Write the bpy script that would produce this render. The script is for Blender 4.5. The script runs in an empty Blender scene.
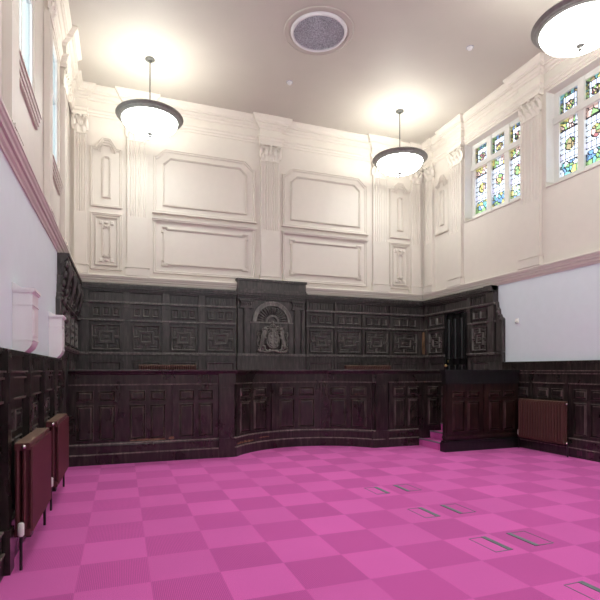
import bpy, bmesh, math, random
from math import sin, cos, pi, radians, sqrt, atan2, floor
random.seed(7)
SC = bpy.context.scene
COL = SC.collection

# ------------------------------------------------------------------ materials
def new_mat(name):
    m = bpy.data.materials.new(name); m.use_nodes = True
    nt = m.node_tree; b = nt.nodes['Principled BSDF']
    return m, nt, b
def N(nt, t, **kw):
    n = nt.nodes.new(t)
    for k, v in kw.items():
        if k in n.inputs.keys() if hasattr(n.inputs, 'keys') else False: n.inputs[k].default_value = v
        else: setattr(n, k, v)
    return n
def paint(name, c, rough=.5, var=.03, bump=.02, scale=6, spec=.4):
    m, nt, b = new_mat(name)
    tc = nt.nodes.new('ShaderNodeTexCoord'); no = nt.nodes.new('ShaderNodeTexNoise')
    no.inputs['Scale'].default_value = scale; no.inputs['Detail'].default_value = 5
    nt.links.new(tc.outputs['Object'], no.inputs['Vector'])
    r = nt.nodes.new('ShaderNodeValToRGB')
    r.color_ramp.elements[0].position = .35; r.color_ramp.elements[1].position = .65
    r.color_ramp.elements[0].color = tuple(x*(1-var) for x in c)+(1,)
    r.color_ramp.elements[1].color = tuple(min(1, x*(1+var)) for x in c)+(1,)
    nt.links.new(no.outputs['Fac'], r.inputs['Fac']); nt.links.new(r.outputs['Color'], b.inputs['Base Color'])
    b.inputs['Roughness'].default_value = rough; b.inputs['Specular IOR Level'].default_value = spec
    if bump:
        bp = nt.nodes.new('ShaderNodeBump'); bp.inputs['Strength'].default_value = bump
        nt.links.new(no.outputs['Fac'], bp.inputs['Height']); nt.links.new(bp.outputs['Normal'], b.inputs['Normal'])
    return m
def wood(name, c0, c1, c2, rough=.35, wear=0.0, wearc=(.25, .12, .06), coat=.0, spec=.5):
    """stained timber: streaky vertical grain, blotches, and raw patches of wear"""
    m, nt, b = new_mat(name); L = nt.links.new
    tc = nt.nodes.new('ShaderNodeTexCoord')
    mp = nt.nodes.new('ShaderNodeMapping'); mp.inputs['Scale'].default_value = (15, 15, 2.4)
    L(tc.outputs['Object'], mp.inputs['Vector'])
    g = nt.nodes.new('ShaderNodeTexNoise'); g.inputs['Scale'].default_value = 1.6; g.inputs['Detail'].default_value = 7
    L(mp.outputs['Vector'], g.inputs['Vector'])
    r = nt.nodes.new('ShaderNodeValToRGB'); e = r.color_ramp.elements
    e[0].position = .3; e[0].color = c0+(1,); e[1].position = .75; e[1].color = c2+(1,)
    k = r.color_ramp.elements.new(.52); k.color = c1+(1,)
    L(g.outputs['Fac'], r.inputs['Fac'])
    n2 = nt.nodes.new('ShaderNodeTexNoise'); n2.inputs['Scale'].default_value = 2.3; n2.inputs['Detail'].default_value = 6
    L(tc.outputs['Object'], n2.inputs['Vector'])
    mx = nt.nodes.new('ShaderNodeMix'); mx.data_type = 'RGBA'; mx.blend_type = 'MULTIPLY'; mx.inputs[0].default_value = .75
    r2 = nt.nodes.new('ShaderNodeValToRGB'); r2.color_ramp.elements[0].position = .3; r2.color_ramp.elements[1].position = .7
    r2.color_ramp.elements[0].color = (.55, .5, .5, 1); r2.color_ramp.elements[1].color = (1.0, 1.0, 1.0, 1)
    L(n2.outputs['Fac'], r2.inputs['Fac']); L(r.outputs['Color'], mx.inputs[6]); L(r2.outputs['Color'], mx.inputs[7])
    out = mx.outputs[2]
    if wear > 0:
        n3 = nt.nodes.new('ShaderNodeTexNoise'); n3.inputs['Scale'].default_value = 3.3; n3.inputs['Detail'].default_value = 9; n3.inputs['Roughness'].default_value = .7
        L(tc.outputs['Object'], n3.inputs['Vector'])
        r3 = nt.nodes.new('ShaderNodeValToRGB'); r3.color_ramp.elements[0].position = 1-wear; r3.color_ramp.elements[1].position = 1-wear+.05
        L(n3.outputs['Fac'], r3.inputs['Fac'])
        m2 = nt.nodes.new('ShaderNodeMix'); m2.data_type = 'RGBA'
        L(r3.outputs['Color'], m2.inputs[0]); L(out, m2.inputs[6]); m2.inputs[7].default_value = wearc+(1,)
        out = m2.outputs[2]
    L(out, b.inputs['Base Color'])
    mr = nt.nodes.new('ShaderNodeMapRange'); mr.inputs[3].default_value = rough-.08; mr.inputs[4].default_value = rough+.2
    L(n2.outputs['Fac'], mr.inputs[0]); L(mr.outputs[0], b.inputs['Roughness'])
    bp = nt.nodes.new('ShaderNodeBump'); bp.inputs['Strength'].default_value = .08; bp.inputs['Distance'].default_value = .006
    L(g.outputs['Fac'], bp.inputs['Height']); L(bp.outputs['Normal'], b.inputs['Normal'])
    b.inputs['Coat Weight'].default_value = coat; b.inputs['Coat Roughness'].default_value = .25
    b.inputs['Specular IOR Level'].default_value = spec
    return m
def metal(name, c, rough=.35, metallic=.8):
    m = paint(name, c, rough, .06, 0, 20); m.node_tree.nodes['Principled BSDF'].inputs['Metallic'].default_value = metallic
    return m
def emit(name, c, s):
    m, nt, b = new_mat(name)
    b.inputs['Base Color'].default_value = (.9, .9, .88, 1)
    b.inputs['Emission Color'].default_value = c+(1,); b.inputs['Emission Strength'].default_value = s
    return m
def glass(name, c, gloss=.06):
    m = bpy.data.materials.new(name); m.use_nodes = True; nt = m.node_tree; nt.nodes.clear()
    o = nt.nodes.new('ShaderNodeOutputMaterial'); t = nt.nodes.new('ShaderNodeBsdfTransparent'); t.inputs[0].default_value = c+(1,)
    g = nt.nodes.new('ShaderNodeBsdfGlossy'); g.inputs['Roughness'].default_value = .15
    x = nt.nodes.new('ShaderNodeMixShader'); x.inputs[0].default_value = gloss
    nt.links.new(t.outputs[0], x.inputs[1]); nt.links.new(g.outputs[0], x.inputs[2]); nt.links.new(x.outputs[0], o.inputs[0])
    return m
def carpet():
    m, nt, b = new_mat('pink_carpet_tiles'); L = nt.links.new
    tc = nt.nodes.new('ShaderNodeTexCoord'); s = nt.nodes.new('ShaderNodeSeparateXYZ'); L(tc.outputs['Object'], s.inputs[0])
    def mth(op, a, bb=None, c=None):
        n = nt.nodes.new('ShaderNodeMath'); n.operation = op
        for i, v in enumerate((a, bb, c)):
            if v is None: continue
            if isinstance(v, (int, float)): n.inputs[i].default_value = v
            else: L(v, n.inputs[i])
        return n.outputs[0]
    ix = mth('FLOOR', mth('DIVIDE', mth('ADD', s.outputs[0], .303+50), .5))
    iy = mth('FLOOR', mth('DIVIDE', mth('SUBTRACT', 7.65+50, s.outputs[1]), .5))
    par = mth('FLOORED_MODULO', mth('ADD', ix, iy), 2.0)
    # faint per-tile variation
    wn = nt.nodes.new('ShaderNodeTexWhiteNoise'); wn.noise_dimensions = '2D'
    cb = nt.nodes.new('ShaderNodeCombineXYZ'); L(ix, cb.inputs[0]); L(iy, cb.inputs[1]); L(cb.outputs[0], wn.inputs['Vector'])
    ribs = mth('SINE', mth('MULTIPLY', s.outputs[0], 2*pi/.0125))
    ribm = mth('MULTIPLY_ADD', mth('MULTIPLY', ribs, par), .16, 1.0)
    no = nt.nodes.new('ShaderNodeTexNoise'); no.inputs['Scale'].default_value = 160; no.inputs['Detail'].default_value = 3
    L(tc.outputs['Object'], no.inputs['Vector'])
    fz = mth('MULTIPLY_ADD', no.outputs['Fac'], 1.0, .5)
    n2 = nt.nodes.new('ShaderNodeTexNoise'); n2.inputs['Scale'].default_value = .8; n2.inputs['Detail'].default_value = 3
    L(tc.outputs['Object'], n2.inputs['Vector'])
    lo = mth('MULTIPLY_ADD', n2.outputs['Fac'], .2, .9)
    mx = nt.nodes.new('ShaderNodeMix'); mx.data_type = 'RGBA'; L(par, mx.inputs[0])
    mx.inputs[6].default_value = CARP_A+(1,); mx.inputs[7].default_value = CARP_B+(1,)
    k = mth('MULTIPLY', mth('MULTIPLY', ribm, fz), mth('MULTIPLY', lo, mth('MULTIPLY_ADD', wn.outputs[0], .1, .95)))
    vm = nt.nodes.new('ShaderNodeVectorMath'); vm.operation = 'SCALE'; L(mx.outputs[2], vm.inputs[0]); L(k, vm.inputs['Scale'])
    L(vm.outputs[0], b.inputs['Base Color']); b.inputs['Roughness'].default_value = .95
    b.inputs['Specular IOR Level'].default_value = .1
    b.inputs['Sheen Weight'].default_value = .25; b.inputs['Sheen Roughness'].default_value = .6
    b.inputs['Sheen Tint'].default_value = (1, .45, .85, 1)
    return m
CARP_A = (.74, .132, .485); CARP_B = (.61, .094, .385)
M = dict(
    cream=paint('cream_plaster_paint', (.75, .69, .625), .55, .012, 0),
    ceil=paint('warm_ceiling_paint', (.53, .485, .44), .6, .015, .01, 2),
    white=paint('cool_white_wall_paint', (.755, .83, .88), .6, .01, 0),
    box=paint('white_duct_paint', (.84, .835, .83), .45, .01, 0),
    winframe=paint('white_stone_window_paint', (.78, .76, .73), .5, .02),
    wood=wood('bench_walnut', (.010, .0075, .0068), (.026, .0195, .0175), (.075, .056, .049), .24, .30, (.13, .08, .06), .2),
    woodtrim=wood('bench_walnut_lit_edges', (.06, .043, .04), (.15, .115, .105), (.30, .24, .215), .32, .36, (.30, .17, .10), .2),  # paler walnut: edge wear plus highlights painted on bevels and ledges
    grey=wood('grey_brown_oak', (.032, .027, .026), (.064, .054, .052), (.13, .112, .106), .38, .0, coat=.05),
    greytrim=wood('grey_oak_lit_edges', (.10, .093, .085), (.20, .185, .17), (.36, .335, .305), .36, .0, coat=.2),  # paler oak, painting in the light caught by ledges and carving
    red=wood('red_mahogany', (.010, .005, .004), (.026, .011, .0085), (.06, .026, .02), .28, .0, coat=.3),
    rededge=wood('red_mahogany_lit_edges', (.03, .014, .012), (.07, .036, .03), (.13, .08, .07), .3, .0, coat=.3),  # paler mahogany, a painted highlight for the panel bevels
    black=wood('black_door_wood', (.004, .004, .0045), (.008, .008, .009), (.02, .02, .021), .35, .0, coat=.2),
    carpet=carpet(),
    nosing=paint('grey_step_nosing', (.22, .17, .22), .5),
    rad=paint('maroon_radiator_enamel', (.105, .03, .032), .38, .05, 0, 5, .5),
    radtop=paint('lit_radiator_top', (.20, .12, .085), .6, .1, 0, 30),  # lit look of the radiator tops painted into the colour
    radgold=paint('pale_brown_radiator_top', (.36, .25, .16), .45, .1, 0, 30),
    radbrown=paint('brown_radiator_enamel', (.105, .042, .034), .4, .05, 0, 5, .5),
    valve=paint('white_valve_plastic', (.8, .78, .76), .4, .01, 0),
    chrome=metal('chrome', (.7, .68, .66), .2, 1),
    brass=metal('brass', (.75, .55, .25), .3, 1),
    pipe=paint('black_pipe', (.02, .015, .016), .4),
    pewter=paint('pewter', (.22, .215, .195), .4, .1, 0, 20, .6),
    darkpewter=paint('dark_pewter', (.085, .082, .075), .5, .1, 0, 20, .4),
    bowl=emit('lit_alabaster_bowl', (.945, 1.0, .95), 11.0),
    raw=wood('bare_chipped_wood', (.12, .06, .03), (.24, .13, .07), (.38, .24, .14), .6, .0),
    litplinth=wood('lit_plinth_edge', (.10, .08, .07), (.24, .20, .18), (.42, .36, .32), .4, .0),  # pale tone paints in the light lines along the plinth ledges
    opal=paint('opal_glass_inside', (.8, .79, .77), .5, .01, 0),
    grille=paint('grey_speaker_mesh', (.42, .42, .47), .6, .35, .3, 45),
    whitering=paint('white_plastic_ring', (.72, .70, .72), .5, .01, 0),
    slot=paint('grey_green_floor_box', (.17, .21, .22), .5, .15, 0, 60),
    plum=paint('plum_grille', (.10, .025, .06), .6),
    bracket=paint('dark_bracket', (.05, .03, .03), .5),
    lead=paint('dark_lead_came', (.035, .035, .045), .5),
    clear=glass('pale_clear_glass', (.62, .63, .72)),
    clearday=glass('clear_window_glass', (.96, .97, .98)),
    day=glass('frosted_clear_glass', (.80, .84, .86)),
    g_lilac=glass('lilac_glass', (.62, .58, .76)), g_blue=glass('blue_glass', (.14, .24, .42)), g_teal=glass('teal_glass', (.16, .36, .36)),
    g_green=glass('green_glass', (.22, .33, .14)), g_yellow=glass('yellow_glass', (.55, .46, .16)), g_pink=glass('pink_glass', (.55, .36, .32)),
    g_red=glass('red_glass', (.32, .12, .12)), g_amber=glass('brown_amber_glass', (.30, .22, .12)),
)

# ------------------------------------------------------------------ mesh builder
class MB:
    """collects shapes. Points are (u, w, v): u along, w out of the surface, v up; mp maps them to x, y, z"""
    def __init__(s, mp=None): s.v = []; s.f = []; s.mi = []; s.mp = mp or (lambda u, w, v: (u, -w, v)); s.cur = 0
    def add(s, vs, fs):
        b = len(s.v); s.v += [s.mp(*p) for p in vs]; s.f += [tuple(i+b for i in f) for f in fs]; s.mi += [s.cur]*len(fs); return s
    def box(s, u0, u1, w0, w1, v0, v1, n=1):
        vs = []; fs = []
        for i in range(n+1):
            u = u0+(u1-u0)*i/n; vs += [(u, w0, v0), (u, w1, v0), (u, w1, v1), (u, w0, v1)]
        for i in range(n):
            a = 4*i; c = a+4
            for k in range(4): fs.append((a+k, a+(k+1) % 4, c+(k+1) % 4, c+k))
        fs += [(0, 3, 2, 1), (4*n, 4*n+1, 4*n+2, 4*n+3)]
        return s.add(vs, fs)
    def loft(s, poly, rings, cap0=False, cap1=True, sub=None, worn=()):
        """poly in (u, v) counter-clockwise; rings = [(inset, w)]"""
        if sub: poly = densify(poly, sub)
        vs = []; n = len(poly)
        for t, w in rings:
            for (u, v) in inset(poly, t): vs.append((u, w, v))
        fs = []
        for r in range(len(rings)-1):
            for i in range(n):
                j = (i+1) % n; fs.append((r*n+i, r*n+j, (r+1)*n+j, (r+1)*n+i))
        if cap1:
            fs.append(tuple((len(rings)-1)*n+i for i in range(n)))
        if cap0: fs.append(tuple(reversed(range(n))))
        s.add(vs, fs)
        for r in worn:  # these rings take the paler edge material: wear and painted highlight
            for i in range(n): s.mi[len(s.mi)-len(fs)+r*n+i] = 1
        return s
    def rect(s, u0, u1, v0, v1, rings, **k): return s.loft([(u0, v0), (u1, v0), (u1, v1), (u0, v1)], rings, **k)
    def prism(s, prof, z0, z1):
        """plan profile (u, w) extruded vertically"""
        n = len(prof); vs = [(u, w, z0) for u, w in prof]+[(u, w, z1) for u, w in prof]
        fs = [(i, (i+1) % n, n+(i+1) % n, n+i) for i in range(n)]+[tuple(reversed(range(n))), tuple(range(n, 2*n))]
        return s.add(vs, fs)
    def tube(s, pts, r, n=8, cap=True):
        rs = r if isinstance(r, (list, tuple)) else [r]*len(pts); vs = []; m = len(pts)
        for i, p in enumerate(pts):
            a = pts[max(0, i-1)]; c = pts[min(m-1, i+1)]; d = [c[k]-a[k] for k in range(3)]; l = sqrt(sum(x*x for x in d)) or 1; d = [x/l for x in d]
            ref = (0, 0, 1) if abs(d[2]) < .9 else (1, 0, 0)
            e = cross(d, ref); l = sqrt(sum(x*x for x in e)) or 1; e = [x/l for x in e]; g = cross(d, e)
            for k in range(n):
                t = 2*pi*k/n; vs.append(tuple(p[q]+rs[i]*(cos(t)*e[q]+sin(t)*g[q]) for q in range(3)))
        fs = [(i*n+k, i*n+(k+1) % n, (i+1)*n+(k+1) % n, (i+1)*n+k) for i in range(m-1) for k in range(n)]
        if cap: fs += [tuple(reversed(range(n))), tuple((m-1)*n+k for k in range(n))]
        return s.add(vs, fs)
    def lathe(s, prof, c=(0, 0, 0), n=48, closed=False):
        """prof = [(radius, v)] about a vertical axis"""
        vs = []; m = len(prof)
        for r, z in prof:
            for k in range(n):
                t = 2*pi*k/n; vs.append((c[0]+r*cos(t), c[1]+r*sin(t), c[2]+z))
        mm = m if closed else m-1
        fs = [(i*n+k, i*n+(k+1) % n, ((i+1) % m)*n+(k+1) % n, ((i+1) % m)*n+k) for i in range(mm) for k in range(n)]
        if not closed: fs += [tuple(reversed(range(n))), tuple((m-1)*n+k for k in range(n))]
        return s.add(vs, fs)
    def ball(s, c, r, n=10):
        rx, ry, rz = r if isinstance(r, tuple) else (r, r, r); vs = []; h = n//2+1
        for i in range(h+1):
            a = -pi/2+pi*i/h; q = max(cos(a), .02)
            for k in range(n): t = 2*pi*k/n; vs.append((c[0]+rx*q*cos(t), c[1]+ry*q*sin(t), c[2]+rz*sin(a)))
        fs = [(i*n+k, i*n+(k+1) % n, (i+1)*n+(k+1) % n, (i+1)*n+k) for i in range(h) for k in range(n)]
        fs += [tuple(reversed(range(n))), tuple(h*n+k for k in range(n))]
        return s.add(vs, fs)
    def sweep(s, path, prof, closed_prof=True):
        """plan path (x, y), profile (w, z) offset to the right-hand side of travel, mitred; s.mp must be identity"""
        m = len(path); ns = []
        for i in range(m-1):
            dx = path[i+1][0]-path[i][0]; dy = path[i+1][1]-path[i][1]; l = sqrt(dx*dx+dy*dy); ns.append((dy/l, -dx/l))
        vs = []; k = len(prof)
        for i, p in enumerate(path):
            a = ns[max(0, i-1)]; b = ns[min(m-2, i)]; q = 1+a[0]*b[0]+a[1]*b[1]; q = max(q, .2)
            nx, ny = (a[0]+b[0])/q, (a[1]+b[1])/q
            for w, z in prof: vs.append((p[0]+nx*w, p[1]+ny*w, z))
        fs = [(i*k+j, i*k+(j+1) % k, (i+1)*k+(j+1) % k, (i+1)*k+j) for i in range(m-1) for j in range(k)]
        fs += [tuple(reversed(range(k))), tuple((m-1)*k+j for j in range(k))]
        return s.add(vs, fs)
    def build(s, name, mats, parent=None, smooth=False, loc=None):
        if not isinstance(mats, (list, tuple)): mats = [mats]
        me = bpy.data.meshes.new(name); me.from_pydata(s.v, [], s.f)
        for m in mats: me.materials.append(M[m] if isinstance(m, str) else m)
        me.polygons.foreach_set('material_index', s.mi)
        bm = bmesh.new(); bm.from_mesh(me); bmesh.ops.recalc_face_normals(bm, faces=bm.faces[:]); bm.to_mesh(me); bm.free()
        if smooth:
            me.polygons.foreach_set('use_smooth', [True]*len(me.polygons)); me.set_sharp_from_angle(angle=radians(38))
        o = bpy.data.objects.new(name, me); COL.objects.link(o)
        if parent: o.parent = parent
        if loc: o.location = loc
        return o
ID = lambda x, y, z: (x, y, z)
def WB(): return MB(ID)
def cross(a, b): return (a[1]*b[2]-a[2]*b[1], a[2]*b[0]-a[0]*b[2], a[0]*b[1]-a[1]*b[0])
def densify(poly, d):
    out = []
    for i, p in enumerate(poly):
        q = poly[(i+1) % len(poly)]; l = sqrt((p[0]-q[0])**2+(p[1]-q[1])**2); n = max(1, int(l/d))
        for k in range(n): out.append((p[0]+(q[0]-p[0])*k/n, p[1]+(q[1]-p[1])*k/n))
    return out
def inset(poly, t):
    if abs(t) < 1e-9: return list(poly)
    n = len(poly); out = []
    for i in range(n):
        a, p, b = poly[i-1], poly[i], poly[(i+1) % n]
        d1 = (p[0]-a[0], p[1]-a[1]); d2 = (b[0]-p[0], b[1]-p[1])
        l1 = sqrt(d1[0]**2+d1[1]**2); l2 = sqrt(d2[0]**2+d2[1]**2)
        n1 = (-d1[1]/l1, d1[0]/l1); n2 = (-d2[1]/l2, d2[0]/l2); q = max(.25, 1+n1[0]*n2[0]+n1[1]*n2[1])
        out.append((p[0]+(n1[0]+n2[0])/q*t, p[1]+(n1[1]+n2[1])/q*t))
    return out
def thing(name, label, cat, loc=(0, 0, 0), rz=0, group=None):
    o = bpy.data.objects.new(name, None); COL.objects.link(o); o.location = loc; o.rotation_euler = (0, 0, rz)
    o.empty_display_size = .1; o['label'] = label; o['category'] = cat
    if group: o['group'] = group
    return o
def tag(o, label, cat, group=None):
    o['label'] = label; o['category'] = cat
    if group: o['group'] = group
    return o
def struct(o): o['kind'] = 'structure'; return o
def dup(root, loc, rz, label, group=None):
    r = root.copy(); COL.objects.link(r); r.location = loc; r.rotation_euler = (0, 0, rz); r['label'] = label
    if group: r['group'] = group
    for ch in list(root.children):
        c = ch.copy(); COL.objects.link(c); c.parent = r
        for g in list(ch.children):
            d = g.copy(); COL.objects.link(d); d.parent = c
    return r
BACK, LEFT, RIGHT = 0, pi/2, -pi/2      # local front is -Y; these turn it to face the room

# ------------------------------------------------------------------ room dimensions (metres)
XL, XR, YB, YF, ZC = -1.0, 7.52, 11.0, -2.6, 7.36      # upper wall faces
XLL, XRL = -.92, 7.50                                  # lower white wall faces
XC = 3.26
T = .35
RAIL0, RAIL1 = 3.31, 3.51

# floor, ceiling
b = WB(); b.box(XL-T, XR+T, YF-T, YB+T, -.12, 0); struct(b.build('floor', 'carpet'))
b = WB(); b.box(XL-T, XR+T, YF-T, YB+T, ZC, ZC+.15); struct(b.build('ceiling', 'ceil'))
# back wall
b = WB(); b.box(XL, XR, YB, YB+T, 0, ZC); struct(b.build('wall_back', 'cream'))
FWX = [(-.3, 1.5), (2.36, 4.16), (5.02, 6.82)]; FZ0, FZ1 = 3.7, 6.5      # unseen windows added behind the camera to bring in daylight
b = WB(); b.box(XL-T, XR+T, YF-T, YF, 0, FZ0); b.box(XL-T, XR+T, YF-T, YF, FZ1, ZC)
_x = XL-T
for a_, c_ in FWX+[(XR+T, None)]:
    b.box(_x, a_, YF-T, YF, FZ0, FZ1); _x = c_
struct(b.build('wall_front', 'cream'))

# side walls with window openings.  R: openings (y0,y1,z0,z1)
RW = [(7.66, 9.36), (5.34, 7.04), (3.02, 4.72), (.70, 2.40), (-1.62, .08)]
RZ0, RZ1 = 4.97, 6.76
LW = [(7.86, 9.12), (5.40, 6.72), (3.2, 4.6), (1.0, 2.4), (-1.3, .1)]
LZ0, LZ1 = 4.62, 6.76
def side_wall(name, xin, sgn, xlow, wins, z0, z1):
    b = WB()
    def bx(xa, xb, *r):
        b.box(min(xa, xb), max(xa, xb), *r)
    xo = xin+sgn*T
    bx(xlow, xo, YF, YB+T, 0, 3.4); struct(b.build(name, 'white')); b = WB()
    bx(xin, xo, YF, YB+T, 3.4, z0); bx(xin, xo, YF, YB+T, z1, ZC)
    ys = sorted(wins); y = YF
    for a, c in ys: bx(xin, xo, y, a, z0, z1); y = c
    bx(xin, xo, y, YB+T, z0, z1)
    struct(b.build(name, 'cream'))
side_wall('wall_left', XL, -1, XLL, LW, LZ0, LZ1)
side_wall('wall_right', XR, 1, XRL, RW, RZ0, RZ1)

# ------------------------------------------------------------------ windows
def win_num():
    win_num.n += 1; return win_num.n
win_num.n = 0
def stained(u0, u1, v0, v1, seed, small):
    """leaded light: mesh of small quads, coloured glass and lead cames (u along the wall, v up)"""
    rnd = random.Random(seed); nx = FINE; ny = int((v1-v0)/((u1-u0)/nx)+.5)
    cu = (u0+u1)/2; W = (u1-u0); H = v1-v0; seeds = []
    # glass: 0 clear 1 lilac 2 blue 3 teal 4 green 5 yellow 6 pink 7 red 8 amber 9 lead
    def region(u, v):
        x = (u-cu)/W; y = (v-v0)/H
        if small:
            if (x/.24)**2+((y-.35)/.22)**2 < 1: return 'med'
            if abs(x) > .36 or y > .84: return 'leaf'
            return 'field'
        if y < .26 and abs(x) < .5-.9*max(0, y-.14): return 'flower'
        if (x/.27)**2+((y-.55)/.11)**2 < 1: return 'med'
        if y > .84: return 'top'
        return 'field'
    pal = {'flower': [2, 3, 3, 4, 5, 0, 4, 2], 'med': [7, 6, 5, 4, 8], 'top': [6, 6, 5, 4, 0], 'leaf': [4, 2, 5, 8, 3]}
    for k in range(70): seeds.append((rnd.uniform(u0, u1), rnd.uniform(v0, v1), rnd.random()))
    def cell(i, j):
        u = u0+(i+.5)*W/nx; v = v0+(j+.5)*H/ny; r = region(u, v)
        if r == 'field':
            a = int((u-u0)/W*4); bq = int((v-v0)/.105); return ('f', a, bq), (1 if (a*7+bq*3) % 5 == 0 else 0)
        best = min(range(70), key=lambda k: (seeds[k][0]-u)**2+(seeds[k][1]-v)**2)
        p = pal[r]; return (r, best), p[int(seeds[best][2]*len(p))]
    g = [[cell(i, j) for j in range(ny)] for i in range(nx)]
    vs = []; fs = []; mi = []
    for i in range(nx+1):
        for j in range(ny+1): vs.append((u0+i*W/nx, v0+j*H/ny))
    for i in range(nx):
        for j in range(ny):
            fs.append((i*(ny+1)+j, (i+1)*(ny+1)+j, (i+1)*(ny+1)+j+1, i*(ny+1)+j+1))
            k = g[i][j][0]; ld = i in (0, nx-1) and rnd.random() < .3
            if (i+1 < nx and g[i+1][j][0] != k) or (j+1 < ny and g[i][j+1][0] != k): ld = True
            mi.append(9 if ld else g[i][j][1])
    return vs, fs, mi
GM = ['clear', 'g_lilac', 'g_blue', 'g_teal', 'g_green', 'g_yellow', 'g_pink', 'g_red', 'g_amber', 'lead']
FINE = 26
def window_right(y0, y1, n):
    global FINE
    FINE = 26 if y0 > 5 else 10
    xg = XR+.23
    w = WB()
    # stone/timber frame: jambs, head, sill, mullions, transom
    w.box(XR+.195, XR+.30, y0, y0+.10, RZ0+.16, RZ1-.10); w.box(XR+.195, XR+.30, y1-.12, y1, RZ0+.16, RZ1-.10)
    w.box(XR+.20, XR+.30, y0, y1, RZ1-.10, RZ1); w.box(XR+.20, XR+.30, y0, y1, RZ0, RZ0+.16)
    w.box(XR+.16, XR+.30, y0, y1, 6.165, 6.28); w.box(XR+.002, XR+.195, y1-.015, y1+.0, RZ0+.1, RZ1); w.box(XR+.002, XR+.195, y0, y0+.015, RZ0+.1, RZ1)
    lw = ((y1-.12)-(y0+.10)-2*.13)/3.0
    ls = []
    y = y1-.12
    for k in range(3):
        ls.append((y-lw, y)); y -= lw
        if k < 2: w.box(XR+.18, XR+.295, y-.13, y, RZ0+.01, RZ1-.01); y -= .13
    win = struct(w.build('window_%d' % n, 'winframe'))
    # sloping sill and slim inner architrave
    s = WB(); s.add([(XR-.02, y0, RZ0-.02), (XR-.02, y1, RZ0-.02), (XR+.25, y1, RZ0-.02), (XR+.25, y0, RZ0-.02), (XR-.02, y0, RZ0+.0), (XR-.02, y1, RZ0+.0), (XR+.25, y1, RZ0+.10), (XR+.25, y0, RZ0+.10)],
                    [(0, 1, 2, 3), (4, 5, 6, 7), (0, 1, 5, 4), (1, 2, 6, 5), (2, 3, 7, 6), (3, 0, 4, 7)])
    s.build('window_sill', 'cream', win)
    for k, (a, c) in enumerate(ls):
        for (v0, v1, sm) in ((RZ0+.16, 6.165, False), (6.28, RZ1-.10, True)):
            vs, fs, mi = stained(a, c, v0, v1, n*17+k*5+(3 if sm else 0), sm)
            g = WB(); g.v = [(xg, u, v) for u, v in vs]; g.f = fs; g.mi = mi
            o = g.build('stained_glass', GM, win); o['label'] = 'leaded stained glass light with coloured flowers'
for y0, y1 in RW: window_right(y0, y1, win_num())
def window_left(y0, y1, n):
    xg = XL-.05
    w = WB()
    w.box(XL-.089, XL-.019, y0, y0+.07, LZ0+.07, LZ1-.09); w.box(XL-.089, XL-.019, y1-.07, y1, LZ0+.07, LZ1-.09)
    w.box(XL-.09, XL-.02, y0, y1, LZ1-.09, LZ1); w.box(XL-.09, XL-.02, y0, y1, LZ0, LZ0+.07)
    ym = (y0+y1)/2; w.box(XL-.08, XL-.03, ym-.025, ym+.025, LZ0+.01, LZ1-.01); w.box(XL-.082, XL-.028, y0+.01, y1-.01, 5.95, 6.0)
    win = struct(w.build('window_%d' % n, 'winframe'))
    g = WB()
    for (a, c) in ((y0+.07, ym-.025), (ym+.025, y1-.07)):
        for (p, q) in ((LZ0+.07, 5.95), (6.0, LZ1-.09)): g.box(xg-.004, xg+.004, a, c, p, q)
    g.build('pane', 'day', win)
    s = WB()   # moulded projecting sill in three fillets
    for (p, q, d) in ((LZ0-.14, LZ0-.10, .03), (LZ0-.10, LZ0-.05, .045), (LZ0-.05, LZ0+.0, .06), (LZ0-.0, LZ0+.02, .075)):
        s.box(XL-.02, XL+d, y0-.04, y1+.04, p, q)
    s.build('window_sill', 'cream', win)
for y0, y1 in LW: window_left(y0, y1, win_num())

def added_window_front(x0, x1, n):
    w = WB(); ya, yb = YF-.22, YF-.14
    w.box(x0, x0+.07, ya, yb, FZ0+.08, FZ1-.08); w.box(x1-.07, x1, ya, yb, FZ0+.08, FZ1-.08); w.box(x0, x1, ya, yb, FZ0, FZ0+.08); w.box(x0, x1, ya, yb, FZ1-.08, FZ1)
    xm = (x0+x1)/2; w.box(xm-.025, xm+.025, ya+.01, yb-.01, FZ0+.08, FZ1-.08)
    for z in (5.5,): w.box(x0+.07, x1-.07, ya+.012, yb-.012, z-.025, z+.025)
    win = struct(w.build('window_%d' % n, 'winframe'))  # unseen window added as a daylight source, numbered with the others
    g = WB(); g.box(x0+.07, x1-.07, YF-.184, YF-.178, FZ0+.08, FZ1-.08); g.build('pane', 'clearday', win)
for a_, c_ in FWX: added_window_front(a_, c_, win_num())

# ------------------------------------------------------------------ entablature, rail
PW = .44
back_pil = [(.318, .42), (3.27, .46), (6.19, .43)]
right_pil = [(9.62, .46), (7.35, .46), (5.03, .46), (2.71, .46), (.39, .46)]
left_pil = [(9.52, .42), (7.58, .30), (5.15, .34), (2.8, .44), (.55, .44)]
DB = .09
def broken_path():
    p = [(XL, YF)]
    for c, w in sorted(left_pil):
        a, d = c-w/2-.03, c+w/2+.03; p += [(XL, a), (XL+DB, a), (XL+DB, d), (XL, d)]
    # corner piers
    p += [(XL, YB-.42), (XL+.05, YB-.42), (XL+.05, YB-.05), (XL+.30, YB-.05), (XL+.30, YB)]
    for c, w in back_pil:
        a, d = c-w/2-.03, c+w/2+.03; p += [(a, YB), (a, YB-DB), (d, YB-DB), (d, YB)]
    p += [(XR-.36, YB), (XR-.36, YB-.05), (XR-.05, YB-.05), (XR-.05, YB-.42), (XR, YB-.42)]
    for c, w in sorted(right_pil, reverse=True):
        a, d = c+w/2+.03, c-w/2-.03; p += [(XR, a), (XR-DB, a), (XR-DB, d), (XR, d)]
    p += [(XR, YF)]
    return p
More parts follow.
